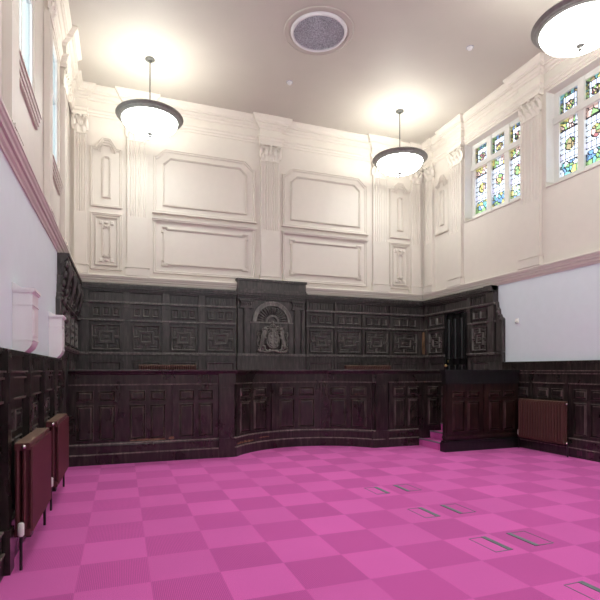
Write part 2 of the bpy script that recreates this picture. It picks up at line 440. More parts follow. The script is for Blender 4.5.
ent = [(-.03, 6.80), (.02, 6.80), (.02, 6.85), (.035, 6.86), (.035, 6.905), (.06, 6.93), (.06, 6.95), (.012, 6.955), (.012, 7.11),
       (.035, 7.12), (.045, 7.155), (.07, 7.165), (.10, 7.20), (.13, 7.205), (.13, 7.245), (.15, 7.25), (.165, 7.28), (.20, 7.315), (.21, 7.33), (.21, ZC), (-.03, ZC)]
b = WB(); b.sweep(broken_path(), ent); struct(b.build('trim_1', 'cream'))
rail = [(-.15, RAIL0), (.015, RAIL0), (.02, 3.335), (.04, 3.355), (.042, 3.395), (.065, 3.40), (.07, 3.43), (.085, 3.445), (.09, 3.47), (.10, 3.475), (.10, 3.50), (.085, RAIL1), (-.15, RAIL1)]
AX0, AX1 = 2.46, 4.11           # the carved centrepiece breaks the rail
b = WB(); b.sweep([(XLL, YF), (XLL, YB-.03), (AX0+.01, YB-.03)], rail); struct(b.build('trim_2', 'cream'))
b = WB(); b.sweep([(AX1-.01, YB-.03), (XRL, YB-.03), (XRL, YF)], rail); struct(b.build('trim_3', 'cream'))

# ------------------------------------------------------------------ cream pilasters
def capital(mb, W, z0, z1):
    H = z1-z0
    mb.box(-W/2, W/2, 0, .085, z0, z0+.03)
    mb.box(-W/2+.02, W/2-.02, 0, .06, z0+.03, z1-.05)
    # acanthus leaves: two rows of curling tongues
    def leaf(u, zb, h, w, out):
        n = 7; L = []
        for i in range(n+1):
            t = i/n; ww = w*(.55+.6*sin(pi*min(t*1.05, 1)))*(1-.45*t); L.append((u, ww, .055+out*(t**2.2), zb+h*(t-(.22*max(0, t-.75)/.25)*.6)))
        vs = []
        for (uu, ww, o, z) in L: vs += [(uu-ww/2, o, z), (uu, o+.018, z+.006), (uu+ww/2, o, z), (uu, o-.012, z)]
        fs = [(4*i+k, 4*i+(k+1) % 4, 4*i+4+(k+1) % 4, 4*i+4+k) for i in range(n) for k in range(4)]+[(0, 3, 2, 1), tuple(4*n+k for k in range(4))]
        mb.add(vs, fs)
    k = 4 if W > .35 else 2
    for i in range(k): leaf(-W/2+W*(i+.5)/k, z0+.03, H*.36, W/k*1.05, .07)
    for i in range(k+1): leaf(-W/2+W*i/k, z0+.08, H*.55, W/k*.95, .085)
    # volutes
    for s in (-1, 1):
        pts = []; rs = []
        for i in range(22):
            a = i/21*2.6*pi; r = .062*(1-.8*i/21)
            pts.append((s*(W/2-.025+(-cos(a))*-r*.8), .095+.01*i/21, z1-.115+r*sin(a))); rs.append(.016*(1-.35*i/21))
        mb.tube(pts, rs, 6)
        mb.tube([(0+s*.03, .08, z0+H*.45), (s*W*.25, .10, z1-.13), (s*(W/2-.05), .105, z1-.06)], [.010, .013, .016], 6)
        pts = []
    mb.ball((0, .10, z1-.06), (.035, .03, .035), 8)
    mb.loft([(-W/2-.03, z1-.05), (W/2+.03, z1-.05), (W/2+.04, z1), (-W/2-.04, z1)], [(0, 0), (0, .115), (.01, .12)], cap0=True)
def pilaster(label, W, loc, rz, nfl=6, group='cream fluted pilasters', Z0=3.515):
    e = .0025; loc = (loc[0]+(e if rz == LEFT else -e if rz == RIGHT else 0), loc[1]-(e if rz == BACK else 0), loc[2])
    t = thing('pilaster', label, 'pilaster', loc, rz, group)
    D = .075
    ms = MB(); pr = [(-W/2, 0), (-W/2, D)]
    m = .03; fw = (W-2*m)/nfl
    for i in range(nfl):
        a = -W/2+m+i*fw; g = fw*.62; o = (fw-g)/2
        pr += [(a+o, D), (a+o+g*.2, D-.016), (a+o+g*.8, D-.016), (a+o+g, D)]
    pr += [(W/2, D), (W/2, 0)]
    ms.prism(pr, 4.78, 6.38); ms.prism([(-W/2, 0), (-W/2, D), (W/2, D), (W/2, 0)], 3.76, 4.78)
    ms.build('shaft', 'cream', t)
    mb = MB(); mb.box(-W/2-.035, W/2+.035, 0, D+.045, Z0, 3.655); mb.box(-W/2-.015, W/2+.015, 0, D+.018, 3.655, 3.69); mb.box(-W/2-.03, W/2+.03, 0, D+.035, 3.69, 3.725); mb.box(-W/2-.008, W/2+.008, 0, D+.01, 3.725, 3.76)
    mb.build('base', 'cream', t)
    mc = MB(); capital(mc, W, 6.38, 6.80); mc.build('capital', 'cream', t, smooth=False)
    return t
pl0 = pilaster('wide cream fluted pilaster at the middle of the back wall above the carved centrepiece', .46, (3.27, YB, 0), BACK, 7, Z0=3.607)
pilaster('cream fluted pilaster on the back wall behind the left hanging lamp', .42, (.318, YB, 0), BACK, 7)
pilaster('cream fluted pilaster on the back wall beneath the middle hanging lamp', .43, (6.19, YB, 0), BACK, 7)
pilaster('narrow cream corner pilaster at the left end of the back wall', .24, (-.80, YB, 0), BACK, 4)
pilaster('narrow cream corner pilaster at the right end of the back wall', .28, (7.24, YB, 0), BACK, 4)
RL = ['cream pilaster on the right wall between corner panel and farther stained glass window',
      'cream pilaster on the right wall between the two stained glass windows',
      None, None, None]
for (y, w), l in zip(right_pil, RL):
    pilaster(l or 'cream pilaster on the right wall outside the photo towards the camera end', w, (XR, y, 0), RIGHT, 5)
pilaster('cream corner pilaster at the far end of the right wall', .30, (XR, 10.66, 0), RIGHT, 3)
LL = ['cream pilaster on the left wall beyond the farther window', 'narrow cream pilaster on the left wall between two windows',
      'cream pilaster on the left wall at the left edge of the photo', None, None]
for (y, w), l in zip(left_pil, LL):
    pilaster(l or 'cream pilaster on the left wall out of view behind the nearest window', w, (XL, y, 0), LEFT, 5)

# ------------------------------------------------------------------ cream moulded wall panels
MOLD = [(0, 0), (0, .026), (.008, .040), (.022, .040), (.028, .022), (.042, .022), (.048, .030), (.058, .030), (.064, .010), (.08, .008), (.08, 0)]
def frame(mb, poly, prof=MOLD, k=1.0): mb.loft(poly, [(t*k, w) for t, w in prof], cap1=False)
def inner(poly, t): return inset(poly, t)
def wp(label, loc, rz, W, H, kind):
    t = thing('wall_panel', label, 'wall panel', loc, rz, 'cream moulded wall panels')
    a = W/2
    if kind == 'big_top':     # cut upper corners, inner moulding likewise, sill-like bottom
        c = .20
        out = [(-a, 0), (a, 0), (a, H-.17), (a-.06, H-.17), (a-c-.04, H), (-a+c+.04, H), (-a+.06, H-.17), (-a, H-.17)]
        inn = [(-a+.2, .17), (a-.2, .17), (a-.2, H-.33), (a-.36, H-.18), (-a+.36, H-.18), (-a+.2, H-.33)]
    elif kind == 'big_low':   # eared inner frame
        out = [(-a, 0), (a, 0), (a, H), (-a, H)]
        x, e = a-.17, .09; y0, y1 = .17, H-.17
        inn = [(-x, y0), (-x+e*1.6, y0), (-x+e*1.6, y0+.03), (x-e*1.6, y0+.03), (x-e*1.6, y0), (x, y0), (x, y0+e*1.4), (x-.035, y0+e*1.4), (x-.035, y1-e*1.4), (x, y1-e*1.4), (x, y1),
               (x-e*1.6, y1), (x-e*1.6, y1-.03), (-x+e*1.6, y1-.03), (-x+e*1.6, y1), (-x, y1), (-x, y1-e*1.4), (-x+.035, y1-e*1.4), (-x+.035, y0+e*1.4), (-x, y0+e*1.4)]
    elif kind == 'nar_top':
        out = [(-a, 0), (a, 0), (a, H-.20), (a-.10, H-.20), (a-.23, H), (-a+.23, H), (-a+.10, H-.20), (-a, H-.20)]
        inn = [(-.085, .20), (.085, .20), (.085, H-.43), (.045, H-.38), (-.045, H-.38), (-.085, H-.43)]
    else:
        out = [(-a, 0), (a, 0), (a, H), (-a, H)]
        inn = [(-.085, .27), (.085, .27), (.085, H-.27), (-.085, H-.27)]
    m = MB(); frame(m, out, k=.75 if 'nar' in kind else 1.0); m.build('outer_moulding', 'cream', t)
    m = MB(); frame(m, inn, k=.5); m.loft(inner(inn, .045), [(0, 0), (0, .006)]); m.build('inner_moulding', 'cream', t)
    if kind == 'nar_top':
        m = MB()   # pedimented hood moulding
        for q in (.0, .055):
            m.tube([(-a+.14+q, .03, H-.30), (-a+.14+q, .03, H-.26), (-.07, .035, H-.10-q), (.07, .035, H-.10-q), (a-.14-q, .03, H-.26), (a-.14-q, .03, H-.30)], .011, 6)
        m.build('hood_moulding', 'cream', t)
    if kind == 'nar_low':
        m = MB()
        m2 = [(-a+.09, .09), (a-.09, .09), (a-.09, H-.09), (-a+.09, H-.09)]; frame(m, m2, k=.3)
        m.build('middle_moulding', 'cream', t)
        m = MB()
        for sy, yy in ((1, .20), (-1, H-.20)):
            for s in (-1, 1):
                m.loft([(s*.11-.035, yy-.04), (s*.11+.035, yy-.04), (s*.11+.035, yy+.04), (s*.11-.035, yy+.04)], [(0, 0), (0, .025), (.015, .035)])
                pts = [(s*(.05+.035*cos(q*.55)), .03, yy+sy*(.09+.035*sin(q*.55))) for q in range(9)]
                m.tube(pts, .010, 6)
            m.ball((0, .02, yy), (.05, .025, .028), 8)
        m.build('scroll_ornament', 'cream', t)
    if kind == 'big_low' or kind == 'big_top':
        m = MB()
        if kind == 'big_low': m.box(-a-.02, a+.02, 0, .085, H-.02, H+.005); m.box(-a-.01, a+.01, 0, .068, H-.05, H-.02)
        else: m.box(-a-.02, a+.02, 0, .075, -.01, .02)
        m.build('fillet', 'cream', t)
    return t
U0, U1, D0, D1 = 4.93, 6.34, 3.62, 4.81
wp('large cream panel with cut upper corners, left one of the upper row on the back wall', (1.778, YB, U0), BACK, 2.28, U1-U0, 'big_top')
wp('large cream panel with cut upper corners, right one of the upper row on the back wall', (4.705, YB, U0), BACK, 2.25, U1-U0, 'big_top')
wp('large cream rectangular panel with eared inner moulding, left one of the lower row on the back wall', (1.778, YB, D0), BACK, 2.28, D1-D0, 'big_low')
wp('large cream rectangular panel with eared inner moulding, right one of the lower row on the back wall', (4.705, YB, D0), BACK, 2.25, D1-D0, 'big_low')
wp('narrow cream panel with pointed hood, upper left end of the back wall', (-.30, YB, U0), BACK, .62, 1.45, 'nar_top')
wp('narrow cream panel with pointed hood, upper right end of the back wall below the middle lamp', (6.79, YB, U0), BACK, .62, 1.45, 'nar_top')
wp('narrow cream panel with small scrolls, lower left end of the back wall', (-.30, YB, D0), BACK, .62, D1-D0, 'nar_low')
wp('narrow cream panel with small scrolls, lower right end of the back wall', (6.79, YB, D0), BACK, .62, D1-D0, 'nar_low')
wp('narrow cream panel with pointed hood at the far end of the right wall', (XR, 10.2, U0), RIGHT, .56, 1.45, 'nar_top')

# ------------------------------------------------------------------ dark wood panelling pieces
RAISED = [(0, .0), (0, .024), (.006, .034), (.012, .034), (.020, .004), (.024, .002), (.046, .030), (.050, .030)]
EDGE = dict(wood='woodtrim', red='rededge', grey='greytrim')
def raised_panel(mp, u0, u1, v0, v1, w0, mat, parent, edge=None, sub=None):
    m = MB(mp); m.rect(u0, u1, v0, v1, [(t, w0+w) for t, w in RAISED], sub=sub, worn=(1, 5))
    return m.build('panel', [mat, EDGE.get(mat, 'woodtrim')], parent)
def bay(mp, u0, u1, mat, parent, w0=.02, lv=(.38, .95, 1.005, 1.185), n=1, sub=None):
    """framed bay with two short panels above two tall ones"""
    W = u1-u0; st = W*.15; mid = W*.085
    a, c = u0+st, u1-st*.78; mm = (a+c)/2
    for (p, q) in ((a, mm-mid/2), (mm+mid/2, c)):
        raised_panel(mp, p, q, lv[0], lv[1], w0, mat, parent, sub=sub)
        raised_panel(mp, p, q, lv[2], lv[3], w0, mat, parent, sub=sub)
    m = MB(mp)   # stiles, rails
    h0, h1 = .33, 1.27; F = w0+.022
    k = max(1, n//3)
    m.box(u0+.012, a, 0, F, h0, h1, k); m.box(c, u1-.012, 0, F, h0, h1, k)
    m.box(a, c, 0, F, h0, lv[0], n); m.box(a, c, 0, F, lv[3], h1, n)
    for (p, q) in ((a, mm-mid/2), (mm+mid/2, c)): m.box(p, q, 0, F, lv[1], lv[2], k)
    m.box(mm-mid/2, mm+mid/2, 0, F, lv[0], lv[3], k)
    m.build('panel_frame', mat, parent)
def flat(y): return lambda u, w, v: (u, -w, v)

# ---- the long bench front: straight, concave bay, straight
BY = 8.5; AR = 1.765; ACY = 7.425; HA = math.asin(1.4/AR); AL = 2*HA*AR
S0 = XC-1.4-(-.84)                 # length of the left straight
bench = thing('bench_front', 'long dark walnut panelled judges bench front with a concave middle, on the pink carpet', 'bench', (XC, BY, 0))
def bpos(s):
    if s <= S0: return (-.84+s, BY, 0, -1)
    if s <= S0+AL:
        t = -HA+(s-S0)/AR; return (XC+AR*sin(t), ACY+AR*cos(t), -sin(t), -cos(t))
    return (XC+1.4+(s-S0-AL), BY, 0, -1)
def bmap(s, w, v):
    x, y, nx, ny = bpos(s); return (x+nx*w-XC, y+ny*w-BY, v)
SEND = S0+AL+(7.40-(XC+1.4))
bpath = [(-.79-XC, 0)]+[(bpos(S0+AL*i/36)[0]-XC, bpos(S0+AL*i/36)[1]-BY) for i in range(37)]+[(7.40-XC, 0)]
m = WB(); m.sweep(bpath, [(-.06, .0), (.02, .0), (.02, 1.50), (-.06, 1.50)]); m.build('carcass', 'wood', bench)
pb = bpath[:-1]+[(5.645-XC, 0)]
m = WB(); m.sweep(pb, [(-.02, 0), (.085, 0), (.085, .15), (.075, .165), (.06, .175), (.06, .27), (.065, .30), (.055, .325), (.045, .34), (-.02, .34)]); m.build('plinth', 'wood', bench)
m = WB(); m.sweep(pb, [(.0, .155), (.092, .155), (.092, .17), (.0, .18)]); m.sweep(pb, [(.0, .318), (.072, .318), (.072, .332), (.0, .345)]); m.build('plinth_moulding', 'litplinth', bench)
m = WB(); m.sweep(bpath, [(-.02, 1.275), (.055, 1.275), (.055, 1.45), (-.02, 1.45)]); m.build('frieze_board', 'wood', bench)
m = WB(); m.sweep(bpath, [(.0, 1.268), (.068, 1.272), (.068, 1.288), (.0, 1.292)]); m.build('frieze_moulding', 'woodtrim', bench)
m = WB(); m.sweep(bpath, [(-.25, 1.46), (.06, 1.44), (.085, 1.455), (.09, 1.475), (.115, 1.49), (.12, 1.512), (.115, 1.525), (-.25, 1.525)]); m.build('cap_rail', 'wood', bench)
m = WB(); m.sweep(bpath, [(.0, 1.448), (.075, 1.448), (.075, 1.458), (.0, 1.458)]); m.build('cap_bead', 'woodtrim', bench)
# bays
for i in range(3): u = -.80+.795*i+.84; bay(bmap, u, u+.795, 'wood', bench)
for i in range(3): u = S0+AL*i/3; bay(bmap, u+.02, u+AL/3-.02, 'wood', bench, n=9, sub=.08)
for i in range(3):
    u = S0+AL+.30+.80*i; bay(bmap, u, min(u+.8, SEND-.02), 'wood', bench)
def chips(u0, u1, z, hgt, w, seed):
    r = random.Random(seed); m = MB(bmap); n = 22; top = []; bot = []
    for i in range(n+1):
        u = u0+(u1-u0)*i/n; q = sin(pi*i/n)**.4; top.append((u, z+q*r.uniform(.25, 1)*hgt)); bot.append((u, z-q*r.uniform(.1, .5)*hgt-.001))
    m.add([(u, w, v) for u, v in bot]+[(u, w, v) for u, v in top]+[(u, w-.004, v) for u, v in bot]+[(u, w-.004, v) for u, v in top],
          [f for i in range(n) for f in ((i, i+1, n+2+i, n+1+i), (2*n+2+i, 2*n+3+i, i+1, i), (n+1+i, n+2+i, 3*n+4+i, 3*n+3+i))])
    m.build('chipped_edge', 'raw', bench)
chips(.84+.12, .84+.70, .36, .035, .047, 3); chips(.84+.74, .84+.84, .37, .045, .047, 4); chips(S0+.02, S0+.60, .21, .035, .0655, 5); chips(S0+.72, S0+1.0, .24, .018, .0655, 6)
def post(u0, u1):
    m = MB(bmap); m.box(u0, u1, 0, .075, .0, 1.46, 1); m.box(u0+.03, u1-.03, .07, .09, .38, 1.22, 1); m.box(u0-.01, u1+.01, 0, .10, 0, .33, 1); m.box(u0-.01, u1+.01, 0, .085, 1.27, 1.46)
    m.build('post', 'wood', bench)
post(S0-.27, S0-.01); post(S0+AL+.01, S0+AL+.27)
for s in (S0+AL/3, S0+2*AL/3):
    m = MB(bmap); m.box(s-.022, s+.022, 0, .06, .33, 1.27); m.build('post', 'wood', bench)

# ---- raised platform behind and steps up to it
b = WB(); pts = [(-.84, BY+.06)]+[(bpos(S0+AL*i/24)[0]-bpos(S0+AL*i/24)[2]*.07, bpos(S0+AL*i/24)[1]-bpos(S0+AL*i/24)[3]*.07) for i in range(25)]+[(7.40, BY+.06), (7.40, 10.85), (-.84, 10.85)]
n = len(pts); b.add([(x, y, 0) for x, y in pts]+[(x, y, .43) for x, y in pts], [(i, (i+1) % n, n+(i+1) % n, n+i) for i in range(n)]+[tuple(range(n, 2*n)), tuple(reversed(range(n)))])
struct(b.build('floor_platform', 'carpet'))
st = thing('steps', 'short flight of pink carpeted steps between the bench front and the side box', 'steps', (5.66, 7.67, 0))
for i in range(3):
    b = WB(); b.box(.265*i, 1.70, 0, .77, .143*i, .143*(i+1)-.008); b.build('step', 'carpet', st)
    b = WB(); b.box(.265*i-.012, .265*i+.05, 0, .77, .143*(i+1)-.02, .143*(i+1)); b.build('nosing', 'nosing', st)

# ---- side box front
sb = thing('side_box', 'lower dark mahogany panelled box front standing beside the pink steps', 'witness box', (5.65, 7.585, 0))
SBW = 7.362-5.65
fm = MB().mp
m = MB(); m.box(0, SBW, -.07, .0, 0, 1.46); m.build('carcass', 'red', sb)
m = MB(); m.box(-.05, SBW, -.08, .07, 0, .17); m.box(-.035, SBW, -.075, .055, .17, .20); m.build('plinth', 'black', sb)
m = MB(); m.box(-.02, SBW, -.07, .04, .24, .27); m.box(-.01, SBW, -.07, .03, .27, .29); m.build('plinth_moulding', 'red', sb)
m = MB(); m.box(-.02, SBW, -.075, .045, 1.27, 1.44); m.box(-.035, SBW, -.09, .06, 1.255, 1.28); m.box(-.03, SBW, -.09, .06, 1.44, 1.47); m.box(-.05, SBW, -.10, .08, 1.47, 1.525); m.build('top_rail', 'black', sb)
for i in range(2):
    u = .02+i*.855; bay(fm, u, u+.85, 'red', sb, w0=.0, lv=(.36, .93, 1.0, 1.12))

# ---- dado panelling along the side walls
def dado(name, label, loc, rz, L, pitch, start, posts, right=False):
    t = thing(name, label, 'wood panelling', loc, rz)
    def bx(nm, mat, *bb):
        m = MB()
        for q in bb: m.box(0, L, *q)
        return m.build(nm, mat, t)
    bx('backing', 'wood', (-.05, .0, 0, 1.66))
    bx('plinth', 'wood', (-.01, .045, 0, .155), (-.01, .03, .155, .315))
    bx('plinth_moulding', 'litplinth', (-.01, .052, .152, .168), (-.01, .045, .315, .33))
    bx('frieze_board', 'wood', (-.01, .03, 1.29, 1.45))
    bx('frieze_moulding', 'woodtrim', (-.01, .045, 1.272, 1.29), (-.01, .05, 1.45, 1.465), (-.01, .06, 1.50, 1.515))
    bx('attic_board', 'wood', (-.01, .04, 1.465, 1.50), (-.01, .015, 1.515, 1.64))
    bx('cap_rail', 'wood', (-.03, .03, 1.64, 1.685))
    u = start
    while u+pitch <= L+.01:
        bay(fm, u, u+pitch, 'wood', t, w0=-.012)
        u += pitch
    u = start
    while u <= L:
        if u > .02:
            m = MB(); pw, pd = posts
            m.box(u-pw/2, u+pw/2, -.01, pd, 0, 1.66); m.box(u-pw/2-.012, u+pw/2+.012, -.01, pd+.015, 0, .33); m.box(u-pw/2-.01, u+pw/2+.01, -.01, pd+.012, 1.272, 1.50)
            m.build('post', 'wood', t)
        u += pitch
    return t
# left wall: local u runs along +Y
dl = dado('dado_panelling', 'dark wood dado panelling low on the left wall behind the two radiators', (-.86, -2.55, 0), LEFT, 10.54, .885, .55, (.12, .07))
dr = dado('dado_panelling', 'dark wood dado panelling low on the right wall behind the brown radiator', (7.43, 8.05, 0), RIGHT, 10.6, .80, -.02, (.05, .035))
for q in (6.20, 5.98):
    m = MB(); u = 8.05-q
    for i in range(3):
        m.box(u-.05+i*.035, u-.03+i*.035, .04, .05, .05, .13)
    m.build('vent_grille', 'plum', dr)

# ------------------------------------------------------------------ tall grey-brown oak panelling on the back wall
def strapwork(u0, u1, v0, v1, w0, mat, parent, small=False):
    """geometric fret panel"""
    m = MB(); cu, cv = (u0+u1)/2, (v0+v1)/2; a, h = (u1-u0)/2, (v1-v0)/2
    T1 = .045
    # thick surround, recessed ground, flush raised ring with four arms, small raised centre
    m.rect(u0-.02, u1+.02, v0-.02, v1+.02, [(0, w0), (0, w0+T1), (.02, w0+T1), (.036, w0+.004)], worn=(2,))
    A = [(0, w0), (.012, w0+T1)]
    ring = [(u0+(u1-u0)*p, v0+(v1-v0)*q) for p, q in ((.20, .22), (.80, .22), (.80, .78), (.20, .78))]
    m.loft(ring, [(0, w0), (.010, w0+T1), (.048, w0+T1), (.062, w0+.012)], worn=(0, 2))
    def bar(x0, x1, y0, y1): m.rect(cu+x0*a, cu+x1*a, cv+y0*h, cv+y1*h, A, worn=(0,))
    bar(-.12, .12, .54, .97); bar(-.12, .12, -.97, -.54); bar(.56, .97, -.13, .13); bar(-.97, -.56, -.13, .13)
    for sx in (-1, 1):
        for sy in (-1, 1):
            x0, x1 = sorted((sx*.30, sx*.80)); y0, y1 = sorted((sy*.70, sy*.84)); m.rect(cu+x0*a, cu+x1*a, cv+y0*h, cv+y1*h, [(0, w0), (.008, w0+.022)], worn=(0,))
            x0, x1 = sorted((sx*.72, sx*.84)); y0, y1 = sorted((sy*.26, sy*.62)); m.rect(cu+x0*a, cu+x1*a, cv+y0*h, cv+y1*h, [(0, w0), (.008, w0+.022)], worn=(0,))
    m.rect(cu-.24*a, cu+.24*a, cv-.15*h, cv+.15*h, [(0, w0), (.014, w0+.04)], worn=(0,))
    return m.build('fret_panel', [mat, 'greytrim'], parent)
def squares(u0, u1, v0, v1, w0, mat, parent, k=3):
    m = MB(); W = u1-u0; g = W*.13; s = (W-g*(k-1))/k
    m.rect(u0-.03, u1+.03, v0-.035, v1+.035, [(0, w0), (0, w0+.008), (.006, w0+.01)])
    for i in range(k):
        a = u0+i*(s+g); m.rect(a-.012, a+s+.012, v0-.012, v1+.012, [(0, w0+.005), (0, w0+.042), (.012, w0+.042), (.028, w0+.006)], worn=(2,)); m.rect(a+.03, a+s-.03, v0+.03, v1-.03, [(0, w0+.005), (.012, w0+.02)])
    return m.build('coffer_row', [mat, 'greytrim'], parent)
def tall_bay(t, u0, u1, k=3, strip=.14, mat='grey', tm='greytrim'):
    """strip pilaster then framed bay"""
    m = MB(); s = strip
    if s > 0:
        m.box(u0, u0+s, 0, .05, 1.90, 2.56); m.box(u0-.005, u0+s+.005, 0, .06, 2.58, 2.83); m.box(u0-.01, u0+s+.01, 0, .075, 2.83, 2.90); m.box(u0, u0+s, 0, .06, 2.95, 3.16)
        m.box(u0, u0+s, 0, .045, .60, 1.80); m.box(u0+.02, u0+s-.02, .05, .058, 1.96, 2.50)
        m.build('strip_pilaster', mat, t)
    a, c = u0+s+.02, u1-.02
    w = c-a
    strapwork(a+w*.07, c-w*.07, 1.96, 2.455, .012, mat, t)
    squares(a+w*.10, c-w*.10, 2.66, 2.82, .0, mat, t, k)
    m = MB()
    n = max(4, int(w/.065))
    for i in range(n):
        x = a+w*(i+.2)/n; m.box(x, x+w/n*.55, 0, .034, 2.97, 3.125)
    m.box(a, c, 0, .012, 2.96, 3.135)
    m.build('fluted_frieze', mat, t)
    m = MB(); m.rect(a+.02, c-.02, .70, 1.70, [(0, 0), (0, .02), (.02, .022), (.04, .004)]); m.build('lower_panel', mat, t)
def tall_runs(t, L, mat='grey', tm='greytrim', cut=None, e0=0, e1=0):
    """continuous members; cut = (u0, u1) door opening"""
    segs = [(0, L)] if not cut else [(0, cut[0]), (cut[1], L)]
    def bx(nm, mt, bb, sg):
        for (a, c) in sg:
            m = MB()
            for q in bb: m.box(a, c, *q)
            m.build(nm, mt, t)
    bx('backing', mat, [(-.06, .0, .43, 2.93)], segs); bx('upper_backing', mat, [(-.06, .0, 2.93, 3.30)], [(0, L)])
    bx('ledge_moulding', tm, [(0, .09, 1.868, 1.895), (0, .06, 1.84, 1.868)], segs)
    bx('base_rail', mat, [(0, .03, 1.72, 1.84)], segs); bx('skirting', mat, [(0, .045, .43, .62)], segs)
    bx('middle_moulding', tm, [(0, .062, 2.555, 2.575), (0, .045, 2.54, 2.555)], segs)
    bx('frieze_moulding', tm, [(0, .075, 2.935, 2.955), (0, .055, 2.915, 2.935)], [(0, L)])
    bx('cornice', mat, [(0, .05, 3.15, 3.18), (0, .08, 3.18, 3.215), (0, .11, 3.215, 3.26), (0, .13, 3.26, 3.305)], [(0, L)])
FB = 10.90
tl = thing('oak_panelling', 'tall grey-brown oak panelling on the back wall left of the carved centrepiece', 'wood panelling', (-.88, FB, 0), BACK)
tall_runs(tl, AX0+.88-.02)
m = MB(); m.box(-.03, .0, -.06, .125, .43, 3.30); m.build('corner_block', 'grey', tl)
edges = [-.78, .03, .82, 1.59, 2.44]
for i in range(4): tall_bay(tl, edges[i]+.88, edges[i+1]+.88, 3)
tr = thing('oak_panelling', 'tall grey-brown oak panelling on the back wall right of the carved centrepiece', 'wood panelling', (AX1+.02, FB, 0), BACK)
tall_runs(tr, 7.455-AX1-.02)
m = MB(); m.box(7.455-AX1-.02, 7.49-AX1-.02, -.06, .125, .43, 3.30); m.build('corner_block', 'grey', tr)
m = MB(); m.box(7.40-AX1-.02, 7.453-AX1-.02, 0, .05, 1.93, 2.50); m.build('bare_wood_strip', 'raw', tr)
edges = [AX1+.03, 4.87, 5.63, 6.41, 7.28]
for i in range(4): tall_bay(tr, edges[i]-AX1-.02, edges[i+1]-AX1-.02, 3, strip=.05)
# left wall return (u along +Y)
lr = thing('oak_panelling', 'dark oak panelling with carved ragged end at the far end of the left wall', 'wood panelling', (-.88, 8.2, 0), LEFT)
tall_runs(lr, 2.56)
for i in range(3): tall_bay(lr, .03+.83*i, .03+.83*(i+1), 3, strip=.16)
for i in range(4):     # heavy consoles under the cornice
    m = MB(); u = .02+.84*i+.0
    if u > 2.4: u = 2.37
    pts = [(u+.08, .02, 2.60), (u+.08, .07, 2.70), (u+.08, .10, 2.85), (u+.08, .13, 3.0), (u+.08, .11, 3.12)]
    m.tube(pts, [.02, .03, .035, .045, .055], 8); m.box(u, u+.16, 0, .13, 3.12, 3.2); m.ball((u+.08, .11, 2.62), .025, 8)
    m.build('console', 'grey', lr, smooth=True)
def scroll_end(t, s):
    """stepped, scrolled end wing of the panelling; s=-1 towards -u, +1 towards +u with base at edge"""
    m = MB()
    u0, L = s
    d = 1 if L > 0 else -1; W = abs(L)
    pr = [(0, 1.90), (W, 1.90), (W, 2.58), (W*.85, 2.62), (W*.75, 2.60), (W*.6, 2.68), (W*.45, 2.70), (W*.38, 2.80), (W*.2, 2.84), (W*.12, 2.95), (0, 2.98)]
    poly = [(u0+d*x, z) for x, z in pr]
    if d < 0: poly = poly[::-1]
    m.loft(poly, [(0, -.05), (0, .02), (.012, .035), (.02, .035)], cap0=True)
    for k in range(3): m.ball((u0+d*W*(.25+.25*k), .035, 2.74-.08*k), (.035, .03, .035), 8)
    a, c = sorted((u0, u0+L)); m.box(a, c, -.05, .06, 1.845, 1.895); aa, cc = sorted((u0, u0+L*.86)); m.box(aa, cc, -.05, .022, 0, 1.69); m.box(a, c, -.05, .03, 1.69, 1.845)
    m.box(a+.03, c-.03, .03, .045, 1.95, 2.5)
    m.build('scroll_wing', 'grey', t)
scroll_end(lr, (0, -.18))
m = MB()
for k in range(9):
    z = 2.0+.14*k; m.ball((-.02+.02*(k % 2), .05+.02*(k % 3), z), (.035, .035, .06), 8)
m.build('carved_drop', 'grey', lr, smooth=True)
# right wall return with the door (u along -Y)
RR0 = 10.765
rr = thing('oak_panelling', 'grey-brown oak panelling around the black door at the far end of the right wall', 'wood panelling', (7.46, RR0, 0), RIGHT)
cut = (RR0-9.98, RR0-9.12)
tall_runs(rr, RR0-8.25, cut=cut)
tall_bay(rr, .02, cut[0]-.02, 2, strip=.08)
tall_bay(rr, cut[1]+.0, RR0-8.47, 2, strip=.10)
m = MB(); m.box(RR0-8.46, RR0-8.28, 0, .07, 1.90, 2.56); m.box(RR0-8.47, RR0-8.27, 0, .085, 2.56, 2.62); m.box(RR0-8.45, RR0-8.29, 0, .06, 2.62, 2.90); m.box(RR0-8.47, RR0-8.26, 0, .09, 2.96, 3.16); m.box(RR0-8.44, RR0-8.30, .07, .08, 1.96, 2.5)
m.box(RR0-8.48, RR0-8.25, 0, .16, 3.20, 3.31)
m.build('strip_pilaster', 'grey', rr)
m = MB()
for i in range(2): m.box(cut[0]-.02 if i == 0 else cut[1]-.03, cut[0]+.03 if i == 0 else cut[1]+.02, -.06, .03, .43, 2.93)
m.box(cut[0], cut[1], -.06, .03, 2.87, 2.93); m.build('door_casing', 'black', rr)
scroll_end(rr, (RR0-8.25, .20))
